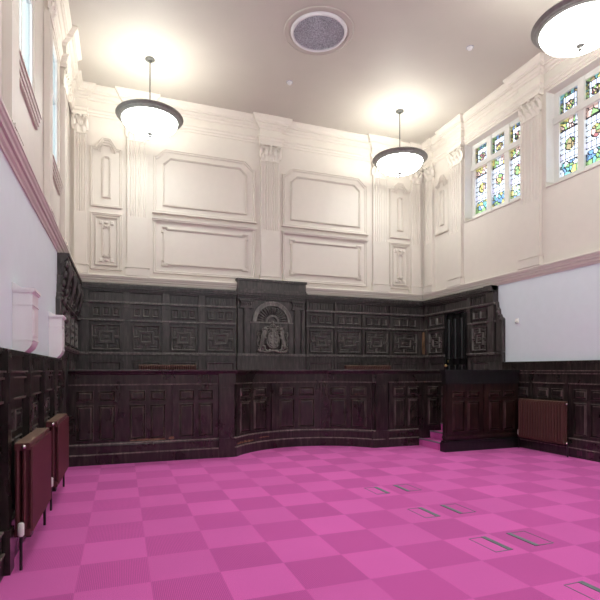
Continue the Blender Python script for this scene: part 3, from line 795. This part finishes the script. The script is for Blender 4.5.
# door
d0, d1 = 9.15, 9.95
b = WB(); X = 7.455
b.box(X+.015, X+.05, d0, d1, .44, 2.86)
DW = d1-d0; st_ = .085; pwid = (DW-4*st_)/3
b.box(X, X+.02, d0, d1, .44, .64); b.box(X, X+.02, d0, d1, 1.66, 1.78); b.box(X, X+.02, d0, d1, 2.76, 2.86)
for i in range(4): a = d0+i*(st_+pwid); b.box(X, X+.02, a, a+st_, .44, 2.86)
door = struct(b.build('door_1', 'black'))
for i in range(3):
    a = d0+st_+i*(st_+pwid)
    m = MB(lambda u, w, v: (X-w, u, v))
    for (p, q) in ((.64, 1.66), (1.78, 2.76)):
        m.rect(a, a+pwid, p, q, [(0, -.012), (0, .012), (.016, .014), (.03, -.008)])
    m.build('door_panel', 'greytrim' if False else 'black', door)
m = WB(); m.tube([(X, 9.88, 1.625), (X-.05, 9.88, 1.625)], .012, 8); m.ball((X-.07, 9.88, 1.625), .034, 12)
m.build('door_knob', 'brass', door, smooth=True)
m = WB(); m.box(X-.006, X, 9.86, 9.90, 1.70, 1.76); m.build('keyhole_plate', 'brass', door)

# ------------------------------------------------------------------ carved centrepiece
cw = AX1-AX0
cp = thing('carved_centrepiece', 'carved grey oak centrepiece with a shell arch and raised attic on the back wall', 'wood panelling', ((AX0+AX1)/2, 10.93, 0), BACK)
h = cw/2
m = MB(); m.box(-h+.01, h-.01, -.05, .06, .43, 3.30); m.build('backing', 'grey', cp)
m = MB(); m.box(-h, h, -.03, .12, 3.33, 3.56); m.box(-h-.02, h+.02, -.03, .145, 3.55, 3.60); m.box(-h-.005, h+.005, -.03, .14, 3.33, 3.37)
for u in (-.35, .25): m.box(u-.01, u+.01, .12, .13, 3.37, 3.55)
m.build('attic_block', 'grey', cp)
m = MB()
for (z0, z1, w) in ((3.14, 3.18, .10), (3.18, 3.22, .13), (3.22, 3.27, .16), (3.27, 3.33, .18)): m.box(-h+.02-w*.2, h-.02+w*.2, 0, w, z0, z1)
m.build('cornice', 'grey', cp)
m = MB(); m.box(-h, h, 0, .13, 1.865, 1.895); m.box(-h, h, 0, .10, 1.84, 1.865); m.build('ledge_moulding', 'greytrim', cp)
m = MB(); m.box(-h, h, 0, .09, .43, 1.84); m.box(-h+.12, -.05, .09, .10, 1.2, 1.78); m.box(.05, h-.12, .09, .10, 1.2, 1.78); m.build('base_panel', 'grey', cp)
for s in (-1, 1):
    for (uc, w, d) in ((h-.06, .09, .10), (h-.22, .13, .12)):
        m = MB(); m.box(s*uc-w/2, s*uc+w/2, .05, d, 1.90, 2.93); m.box(s*uc-w/2+.02, s*uc+w/2-.02, d, d+.008, 1.98, 2.86)
        m.build('strip_pilaster', 'grey', cp)
    m = MB(); uc = s*(h-.20)
    m.box(uc-.15, uc+.15, .05, .14, 2.93, 2.96); m.box(uc-.13, uc+.13, .05, .13, 2.96, 3.09); m.box(uc-.16, uc+.16, .05, .16, 3.09, 3.13)
    for k in range(5): m.ball((uc-.10+.05*k, .13, 3.03), (.018, .02, .04), 6)
    m.build('capital', 'grey', cp)
m = MB(); m.box(-h+.30, h-.30, .05, .085, 2.605, 2.635); m.build('impost_moulding', 'greytrim', cp)
for s in (-1, 1):
    m = MB(); a, c = sorted((s*.40, s*.52)); m.box(a, c, .05, .085, 1.90, 2.60); m.box(a+.03, c-.03, .085, .092, 1.97, 2.54); m.build('side_panel', 'grey', cp)
# arch
AZ = 2.635
def arch(m, r0, r1, w0, w1, n=32):
    vs = []; fs = []
    for i in range(n+1):
        t = pi*i/n
        for r, w in ((r0, w0), (r0, w1), (r1, w1), (r1, w0)): vs.append((r*cos(t), w, AZ+r*sin(t)))
    for i in range(n):
        for k in range(4): fs.append((4*i+k, 4*i+(k+1) % 4, 4*i+4+(k+1) % 4, 4*i+4+k))
    fs += [(0, 1, 2, 3), (4*n, 4*n+3, 4*n+2, 4*n+1)]
    m.add(vs, fs)
m = MB(); arch(m, .375, .46, .05, .10); arch(m, .44, .475, .05, .115); m.build('arch_moulding', 'greytrim', cp)
m = MB()
for i in range(15):     # shell ribs
    t = pi*(i+.5)/15; p = []
    for k in range(6):
        r = .17+.19*k/5; p.append((r*cos(t), .06+.018*sin(pi*k/5), AZ+r*sin(t)))
    m.tube(p, [.008, .014, .02, .025, .028, .022], 6)
m.build('shell_fan', 'grey', cp, smooth=True)
m = MB(); arch(m, .115, .16, .05, .11); m.build('inner_arch', 'greytrim', cp)
# royal arms, carved in relief
ca = MB()
W0 = .10
def T3(pts, rs, n=8): ca.tube([(u, W0+w, v) for u, w, v in pts], rs, n)
sh = [(-.13, 2.38), (-.13, 2.20), (-.10, 2.10), (0, 2.03), (.10, 2.10), (.13, 2.20), (.13, 2.38)]
ca.loft(sh, [(0, .05), (0, W0+.05), (.015, W0+.065), (.03, W0+.05)])
ca.box(-.006, .006, W0+.04, W0+.065, 2.06, 2.36); ca.box(-.11, .11, W0+.04, W0+.065, 2.215, 2.228)
for (u, v) in ((-.055, 2.30), (.055, 2.30), (-.055, 2.15), (.055, 2.15)): ca.ball((u, W0+.055, v), (.032, .018, .035), 8)
ring = [(.155*cos(2*pi*i/20), .045, 2.21+.185*sin(2*pi*i/20)) for i in range(21)]; T3(ring, .017)
# helm and crown with a small beast on top
ca.ball((0, W0+.03, 2.43), (.06, .04, .055), 10)
for i in range(5): a = -.08+.04*i; ca.ball((a, W0+.045, 2.505+.012*(2-abs(i-2))), .018, 6)
T3([(-.085, .04, 2.475), (0, .055, 2.465), (.085, .04, 2.475)], .014)
T3([(-.08, .035, 2.49), (-.05, .035, 2.56), (0, .035, 2.575), (.05, .035, 2.56), (.08, .035, 2.49)], .010)
T3([(0, .04, 2.57), (0, .04, 2.66)], [.014, .012]); T3([(-.03, .04, 2.63), (.03, .04, 2.63)], .009)
for s in (-1, 1):     # mantling curls
    for (q, z) in ((.10, 2.44), (.15, 2.40), (.12, 2.50)):
        T3([(s*(q+.035*cos(k*.7)), .03, z+.03*sin(k*.7)) for k in range(9)], .011, 6)
def beast(s, uni):
    hx = s*.245
    T3([(s*.27, .03, 2.02), (s*.26, .045, 2.12), (s*.245, .05, 2.22), (s*.23, .05, 2.31), (s*.215, .055, 2.38), (s*.20, .06, 2.43)], [.045, .055, .045, .055, .05, .04])   # trunk rearing
    ca.ball((s*.19, W0+.065, 2.465), (.042, .04, .042), 10)                                            # head
    T3([(s*.19, .07, 2.46), (s*.15, .07, 2.45)], [.026, .018])                                         # muzzle
    T3([(s*.23, .06, 2.33), (s*.19, .07, 2.34), (s*.15, .07, 2.37)], [.03, .022, .018])                # upper foreleg
    T3([(s*.24, .06, 2.28), (s*.20, .07, 2.25), (s*.155, .07, 2.27)], [.03, .022, .018])
    T3([(s*.27, .05, 2.08), (s*.21, .07, 2.06), (s*.20, .07, 1.99), (s*.16, .07, 1.965)], [.045, .03, .022, .02])   # thigh, hock, paw
    T3([(s*.28, .04, 2.06), (s*.33, .05, 2.03), (s*.31, .05, 1.97), (s*.27, .06, 1.955)], [.04, .03, .022, .02])
    T3([(s*.30, .02, 2.06), (s*.36, .02, 2.10), (s*.37, .02, 2.20), (s*.335, .03, 2.27), (s*.365, .03, 2.34), (s*.345, .03, 2.40)], [.016, .014, .014, .013, .018, .026])   # tail
    if uni: T3([(s*.185, .075, 2.50), (s*.155, .09, 2.60)], [.012, .004]); T3([(s*.23, .05, 2.36+0), (s*.245, .06, 2.46)], [.02, .015])
    else:
        for k in range(9): a = k*2*pi/9; ca.ball((s*.20+.05*cos(a), W0+.05, 2.44+.055*sin(a)), .022, 6)    # mane
        for k in range(3): ca.ball((s*.19-.02+.02*k, W0+.075, 2.52), .013, 6)
beast(-1, False); beast(1, True)
for k in range(70):      # foliage filling between the figures
    u = random.uniform(-.35, .35); v = random.uniform(1.95, 2.50)
    if abs(u) < .14 and 2.03 < v < 2.38: continue
    if v > 2.3 and abs(u) > .33: continue
    ca.ball((u, W0+.012, v), (random.uniform(.012, .024), .02, random.uniform(.012, .022)), 6)
# motto ribbon and ground
T3([(-.36, .03, 1.99), (-.30, .05, 1.945), (-.18, .07, 1.93), (-.08, .07, 1.955), (0, .08, 1.965), (.08, .07, 1.955), (.18, .07, 1.93), (.30, .05, 1.945), (.36, .03, 1.99)], .024)
for s in (-1, 1):
    for k in range(4): ca.ball((s*(.08+.08*k), W0+.04, 1.985-.01*(k % 2)), (.032, .03, .022), 8)
co = ca.build('coat_of_arms', 'greytrim', cp, smooth=True); co['label'] = 'carved royal coat of arms with lion and unicorn supporters'

# ------------------------------------------------------------------ radiators (length along local u, front faces -Y locally)
def radiator(label, loc, rz, L, H, nsec, mat, z0, topmat, group, depth=.115, pipes=True, valve_low=True, rows=3):
    t = thing('radiator', label, 'radiator', loc, rz, group)
    p = L/nsec; r = p*.44
    m = MB()
    for i in range(nsec):
        u = p*(i+.5)
        for k in range(rows):
            w = .02+depth*k/(rows-1)*.86
            m.tube([(u, w, z0+.035), (u, w, z0+H-.035)], r*.72, 8)
    m.build('columns', mat, t, smooth=True)
    m = MB(); mt = MB()
    for i in range(nsec):
        u = p*(i+.5)
        m.loft([(u-p*.40, z0), (u+p*.40, z0), (u+p*.40, z0+.06), (u-p*.40, z0+.06)], [(0.004, .0), (0, .008), (0, depth-.008), (.004, depth)], cap0=True)
        mt.loft([(u-p*.40, z0+H-.06), (u+p*.40, z0+H-.06), (u+p*.40, z0+H-.008), (u-p*.40, z0+H-.008)], [(0.004, .0), (0, .008), (0, depth-.008), (.004, depth)], cap0=True)
    m.tube([(.005, depth*.5, z0+.03), (L-.005, depth*.5, z0+.03)], .016, 8); mt.tube([(.005, depth*.5, z0+H-.035), (L-.005, depth*.5, z0+H-.035)], .016, 8)
    m.build('bottom_heads', mat, t); mt.build('top_heads', mat, t)
    m = MB()
    for i in range(nsec): u = p*(i+.5); m.box(u-p*.38, u+p*.38, .006, depth-.006, z0+H-.008, z0+H)
    m.build('top_caps', topmat, t)
    return t
def valve(t, u, z0, H, depth, s, drop, zb=0):
    m = MB(); w = depth*.5
    m.tube([(u, w, z0+.03), (u+s*.045, w, z0+.03)], .012, 8); v = m.build('valve_body', 'chrome', t, smooth=True)
    m = MB(lambda a, b, c: (a, -b, c)); m.lathe([(.008, -.01), (.021, 0), (.023, .01), (.023, .085), (.016, .095)], (u+s*.045, w, z0+.025), 16); m.build('thermostat_head', 'valve', t, smooth=True)
    m = MB(); m.tube([(u+s*.045, w, z0+.02), (u+s*.045, w, z0-.03), (u+s*.045, w, zb)], .011, 8); m.build('supply_pipe', 'pipe', t, smooth=True)
G = 'maroon column radiators by the left wall'
# left wall: local u -> +Y, faces +X
r1 = radiator('maroon column radiator on the left wall, the one nearer the camera', (-.772, 4.235, .006), LEFT, 1.05, .72, 20, 'rad', .235, 'radtop', G, .112)
valve(r1, 0, .235, .72, .112, -1, .2)
m = MB(); m.tube([(1.09, .065, .30), (1.09, .065, 0)], .012, 8); m.tube([(1.04, .065, .28), (1.09, .065, .28)], .011, 8); m.build('return_pipe', 'pipe', r1, smooth=True)
m = MB(); m.ball((-.02, .07, .925), .018, 8); m.tube([(-.02, .07, .925), (.02, .07, .925)], .008, 6); m.build('bleed_valve', 'chrome', r1, smooth=True)
r2 = dup(r1, (-.772, 5.90, .006), LEFT, 'maroon column radiator on the left wall, the farther one near the bench corner', G)
# right wall: u -> -Y, faces -X
r3 = radiator('brown column radiator on the right wall next to the side box', (7.35, 7.43, 0), RIGHT, 1.03, .75, 17, 'radbrown', .215, 'radtop', None, .105)
valve(r3, 0, .24, .72, .115, -1, .2)
m = MB(); m.tube([(1.07, .06, .25), (1.07, .06, 0)], .013, 8); m.tube([(1.03, .06, .245), (1.085, .06, .245)], .013, 8); m.build('return_pipe', 'pipe', r3, smooth=True)
for z in (.245, .925):
    m = MB(); m.tube([(1.02, .07, z), (1.07, .085, z)], .012, 8); m.ball((1.08, .09, z), (.02, .02, .02), 8); m.build('chrome_fitting', 'chrome', r3, smooth=True)
G2 = 'radiators behind the bench'
r4 = radiator('long brass-brown radiator top showing above the bench left of the centrepiece', (.33, 10.80, 0), BACK, 1.20, .93, 26, 'radbrown', .70, 'radgold', G2, .12)
r5 = radiator('long brass-brown radiator top showing above the bench right of the centrepiece', (5.10, 10.80, 0), BACK, 1.25, .93, 26, 'radbrown', .70, 'radgold', G2, .12)
for r in (r4, r5):
    m = MB(); m.box(.1, .13, .03, .09, .43, .71); m.box(1.05, 1.08, .03, .09, .43, .71); m.build('foot', 'pipe', r)

# ------------------------------------------------------------------ white corbelled boxes on the left wall
def wbox(label, y, L):
    t = thing('wall_box', label, 'duct box', (XLL+.002, y, 1.66), LEFT, 'white corbelled wall boxes')
    D = .160; n = 10
    # profile in (w, v) extruded along u
    pr = [(0, 0)]+[(D*sin(pi/2*i/n), .13*(1-cos(pi/2*i/n))) for i in range(1, n+1)]+[(D, .56), (0, .56)]
    k = len(pr); m = MB(); m.add([(0, w, v) for w, v in pr]+[(L, w, v) for w, v in pr], [(i, (i+1) % k, k+(i+1) % k, k+i) for i in range(k)]+[tuple(reversed(range(k))), tuple(range(k, 2*k))])
    m.build('casing', 'box', t)
    m = MB(); m.box(-.012, L+.012, 0, D+.012, .56, .575); m.box(-.02, L+.02, 0, D+.022, .575, .60); m.build('cornice', 'box', t)
    for z in (.445, .125): m = MB(); m.box(-.006, L+.006, 0, D+.008, z, z+.012); m.build('moulding', 'box', t)
    m = MB(); m.box(.05, L-.05, D, D+.006, .17, .41); m.build('front_panel', 'box', t)
    m = MB(); m.add([(-.01, 0, .60), (.04, 0, .60), (.04, .08, .60), (-.01, .08, .60), (-.01, 0, .65), (.04, 0, .65)], [(0, 1, 2, 3), (0, 1, 5, 4), (4, 5, 2, 3), (0, 4, 3), (1, 2, 5)]); m.build('top_wedge', 'box', t)
    return t
wbox('white corbelled box on the left wall, the larger nearer one', 4.97, .32)
wbox('white corbelled box on the left wall, the farther one next to the dark oak end', 7.27, .32)

# ------------------------------------------------------------------ pendant lamps
def pendant(label, x, y):
    t = thing('pendant_lamp', label, 'ceiling lamp', (x, y, 0), 0, 'pewter rimmed bowl pendants')
    Z = 6.25
    m = WB(); m.lathe([(.02, ZC), (.085, ZC), (.09, ZC-.015), (.07, ZC-.03), (.04, ZC-.035), (.03, ZC-.06), (.01, ZC-.065)], n=24); m.build('canopy', 'darkpewter', t, smooth=True)
    m = WB(); m.tube([(0, 0, ZC-.05), (0, 0, Z+.10)], .011, 10); m.build('stem', 'darkpewter', t, smooth=True)
    m = WB()
    for k in range(3):
        a = 2*pi*k/3+.4; m.tube([(.0, 0, Z+.14), (.52*cos(a), .52*sin(a), Z+.01)], .006, 6)
    m.ball((0, 0, Z+.14), .022, 8); m.build('brace', 'pewter', t, smooth=True)
    m = WB(); m.lathe([(.495, Z-.05), (.508, Z-.062), (.52, Z-.052), (.538, Z-.045), (.545, Z-.032), (.57, Z-.024), (.58, Z-.008), (.60, Z), (.612, Z+.018), (.60, Z+.035), (.57, Z+.04), (.52, Z+.0), (.49, Z-.03)], n=72, closed=True); m.build('rim', 'pewter', t, smooth=True)
    m = WB(); R = .508
    out = [(R*cos(q*pi/2/12)**.9 if q < 12 else .012, Z-.035-.255*sin(q*pi/2/12)) for q in range(13)]
    inn = [(max(.012, r-.012), z+.012) for r, z in reversed(out)]
    m.lathe(out+inn, n=64, closed=True); nf = 64*(len(out)-1)
    m.mi = [0 if i < nf else 1 for i in range(len(m.f))]; m.build('bowl', ['bowl', 'opal'], t, smooth=True)
    m = WB(); m.lathe([(.0125, Z-.28), (.05, Z-.285), (.055, Z-.295), (.03, Z-.31), (.015, Z-.32), (.028, Z-.335), (.028, Z-.35), (.012, Z-.365), (.006, Z-.39)], n=20); m.build('finial', 'pewter', t, smooth=True)
    ld = bpy.data.lights.new('bulb', 'POINT'); ld.energy = PEND; ld.color = (.97, 1.0, .91); ld.shadow_soft_size = .12
    lo = bpy.data.objects.new('bulb', ld); COL.objects.link(lo); lo.location = (0, 0, Z+.02); lo.parent = t
    return t
PEND = 52
pendant('round bowl pendant lamp with pewter rim hanging before the left part of the back wall', .50, 9.56)
pendant('round bowl pendant lamp with pewter rim hanging near the far right corner', 5.89, 9.54)
pendant('largest looking bowl pendant lamp, cut by the top right edge of the photo', 5.89, 4.94)
for p in ((.50, 4.94), (.50, .33), (5.89, .33)): pendant('bowl pendant lamp outside the photo towards the camera end of the room', *p)

# ------------------------------------------------------------------ ceiling fittings
t = thing('ceiling_vent', 'large round ceiling vent with grey mesh inside a moulded ring', 'ceiling vent', (3.20, 7.79, ZC))
m = WB(); m.lathe([(.51, .0), (.515, -.010), (.55, -.012), (.58, -.010), (.59, -.022), (.605, -.018), (.61, -.0)], n=64, closed=True); m.build('outer_moulding', 'ceil', t, smooth=True)
m = WB(); m.lathe([(.435, .0), (.435, -.035), (.45, -.045), (.475, -.04), (.49, 0)], n=64, closed=True); m.build('ring', 'whitering', t, smooth=True)
m = WB(); m.lathe([(.02, -.030), (.20, -.028), (.435, -.02), (.435, 0), (.02, 0)], n=64)
for k in range(1, 11): r = .04*k; m.lathe([(r, -.026), (r+.012, -.026), (r+.012, -.036), (r, -.036)], n=48, closed=True)
for k in range(24): a = 2*pi*k/24; m.tube([(.03*cos(a), .03*sin(a), -.032), (.43*cos(a), .43*sin(a), -.03)], .004, 4)
m.build('mesh_grille', 'grille', t)
def detector(label, x, y):
    t = thing('smoke_detector', label, 'smoke detector', (x, y, ZC)); m = WB(); m.lathe([(.055, 0), (.055, -.012), (.04, -.02), (.035, -.045), (.02, -.055)], n=24); m.build('body', 'whitering', t, smooth=True)
    m = WB(); m.lathe([(.07, 0), (.07, -.006), (.055, -.008)], n=24); m.build('base_plate', 'grille', t, smooth=True)
detector('small round detector on the ceiling between vent and back cornice', 3.20, 9.35)
detector('small round detector on the ceiling towards the right wall', 5.92, 7.22)
t = thing('wall_sensor', 'small white domed sensor on the right wall', 'sensor', (XRL, 7.72, 2.47), RIGHT)
m = MB(); m.box(-.035, .035, 0, .02, -.01, .09); m.ball((0, .02, .03), (.04, .03, .045), 10); m.build('housing', 'valve', t, smooth=True)
m = MB(); m.ball((0, .045, .0), (.018, .016, .014), 8); m.build('lens', 'grille', t, smooth=True)
for i, (y, l) in enumerate(((4.62, 'small dark metal clip on the left wall rail near the first window'), (7.05, 'small dark metal clip on the left wall rail at the middle of its visible length'), (8.9, 'small dark metal clip on the left wall rail close to the far corner'))):
    m = MB(); m.box(-.03, .05, 0, .02, 0, .018); m.box(-.03, -.015, 0, .02, .018, .05)
    o = m.build('rail_clip', 'bracket', None); o.location = (-.90, y, RAIL1); o.rotation_euler = (0, 0, LEFT); tag(o, l, 'clip')

# ------------------------------------------------------------------ floor boxes: pairs of inlaid lids with cable flaps
rows = [(3.42, 'third row from the bench'), (4.42, 'second row from the bench'), (5.43, 'row nearest the bench'), (2.42, 'row nearest the camera')]
for y, rl in rows:
    for x, sd in ((3.02, 'left'), (3.46, 'right')):
        t = thing('floor_box', 'inlaid rectangular floor outlet box, %s one in the %s' % (sd, rl), 'floor box', (x, y, 0), 0, 'floor boxes in the pink carpet')
        a, h2 = (.09, .17) if sd == 'left' else (.105, .17)
        m = WB(); w = .0045
        m.box(-a, a, -h2, -h2+w*1.6, 0, .003); m.box(-a, a, h2-w, h2, 0, .003); m.box(-a, -a+w, -h2, h2, 0, .003); m.box(a-w, a, -h2, h2, 0, .003)
        m.build('frame', 'slot', t)
        m = WB()
        if sd == 'left': m.box(a-.045, a, -h2, h2, 0, .005)
        else: m.box(-a, -a+.045, -h2, h2, 0, .005)
        m.build('cable_flap', 'slot', t)

# ------------------------------------------------------------------ daylight, camera, colour
w = bpy.data.worlds.new('World'); SC.world = w; w.use_nodes = True
bg = w.node_tree.nodes['Background']; bg.inputs[0].default_value = (.83, .95, 1.0, 1); bg.inputs[1].default_value = 2.6

cam = bpy.data.cameras.new('Camera'); co = bpy.data.objects.new('Camera', cam); COL.objects.link(co)
co.location = (0, 0, 1.52); co.rotation_euler = (pi/2, 0, -.351)
cam.sensor_width = 36; cam.lens = 487/600*36; cam.shift_y = 70/600; cam.clip_start = .05
SC.camera = co
SC.view_settings.view_transform = 'Standard'; SC.view_settings.look = 'None'; SC.view_settings.gamma = 1
SC.view_settings.exposure = 0.5
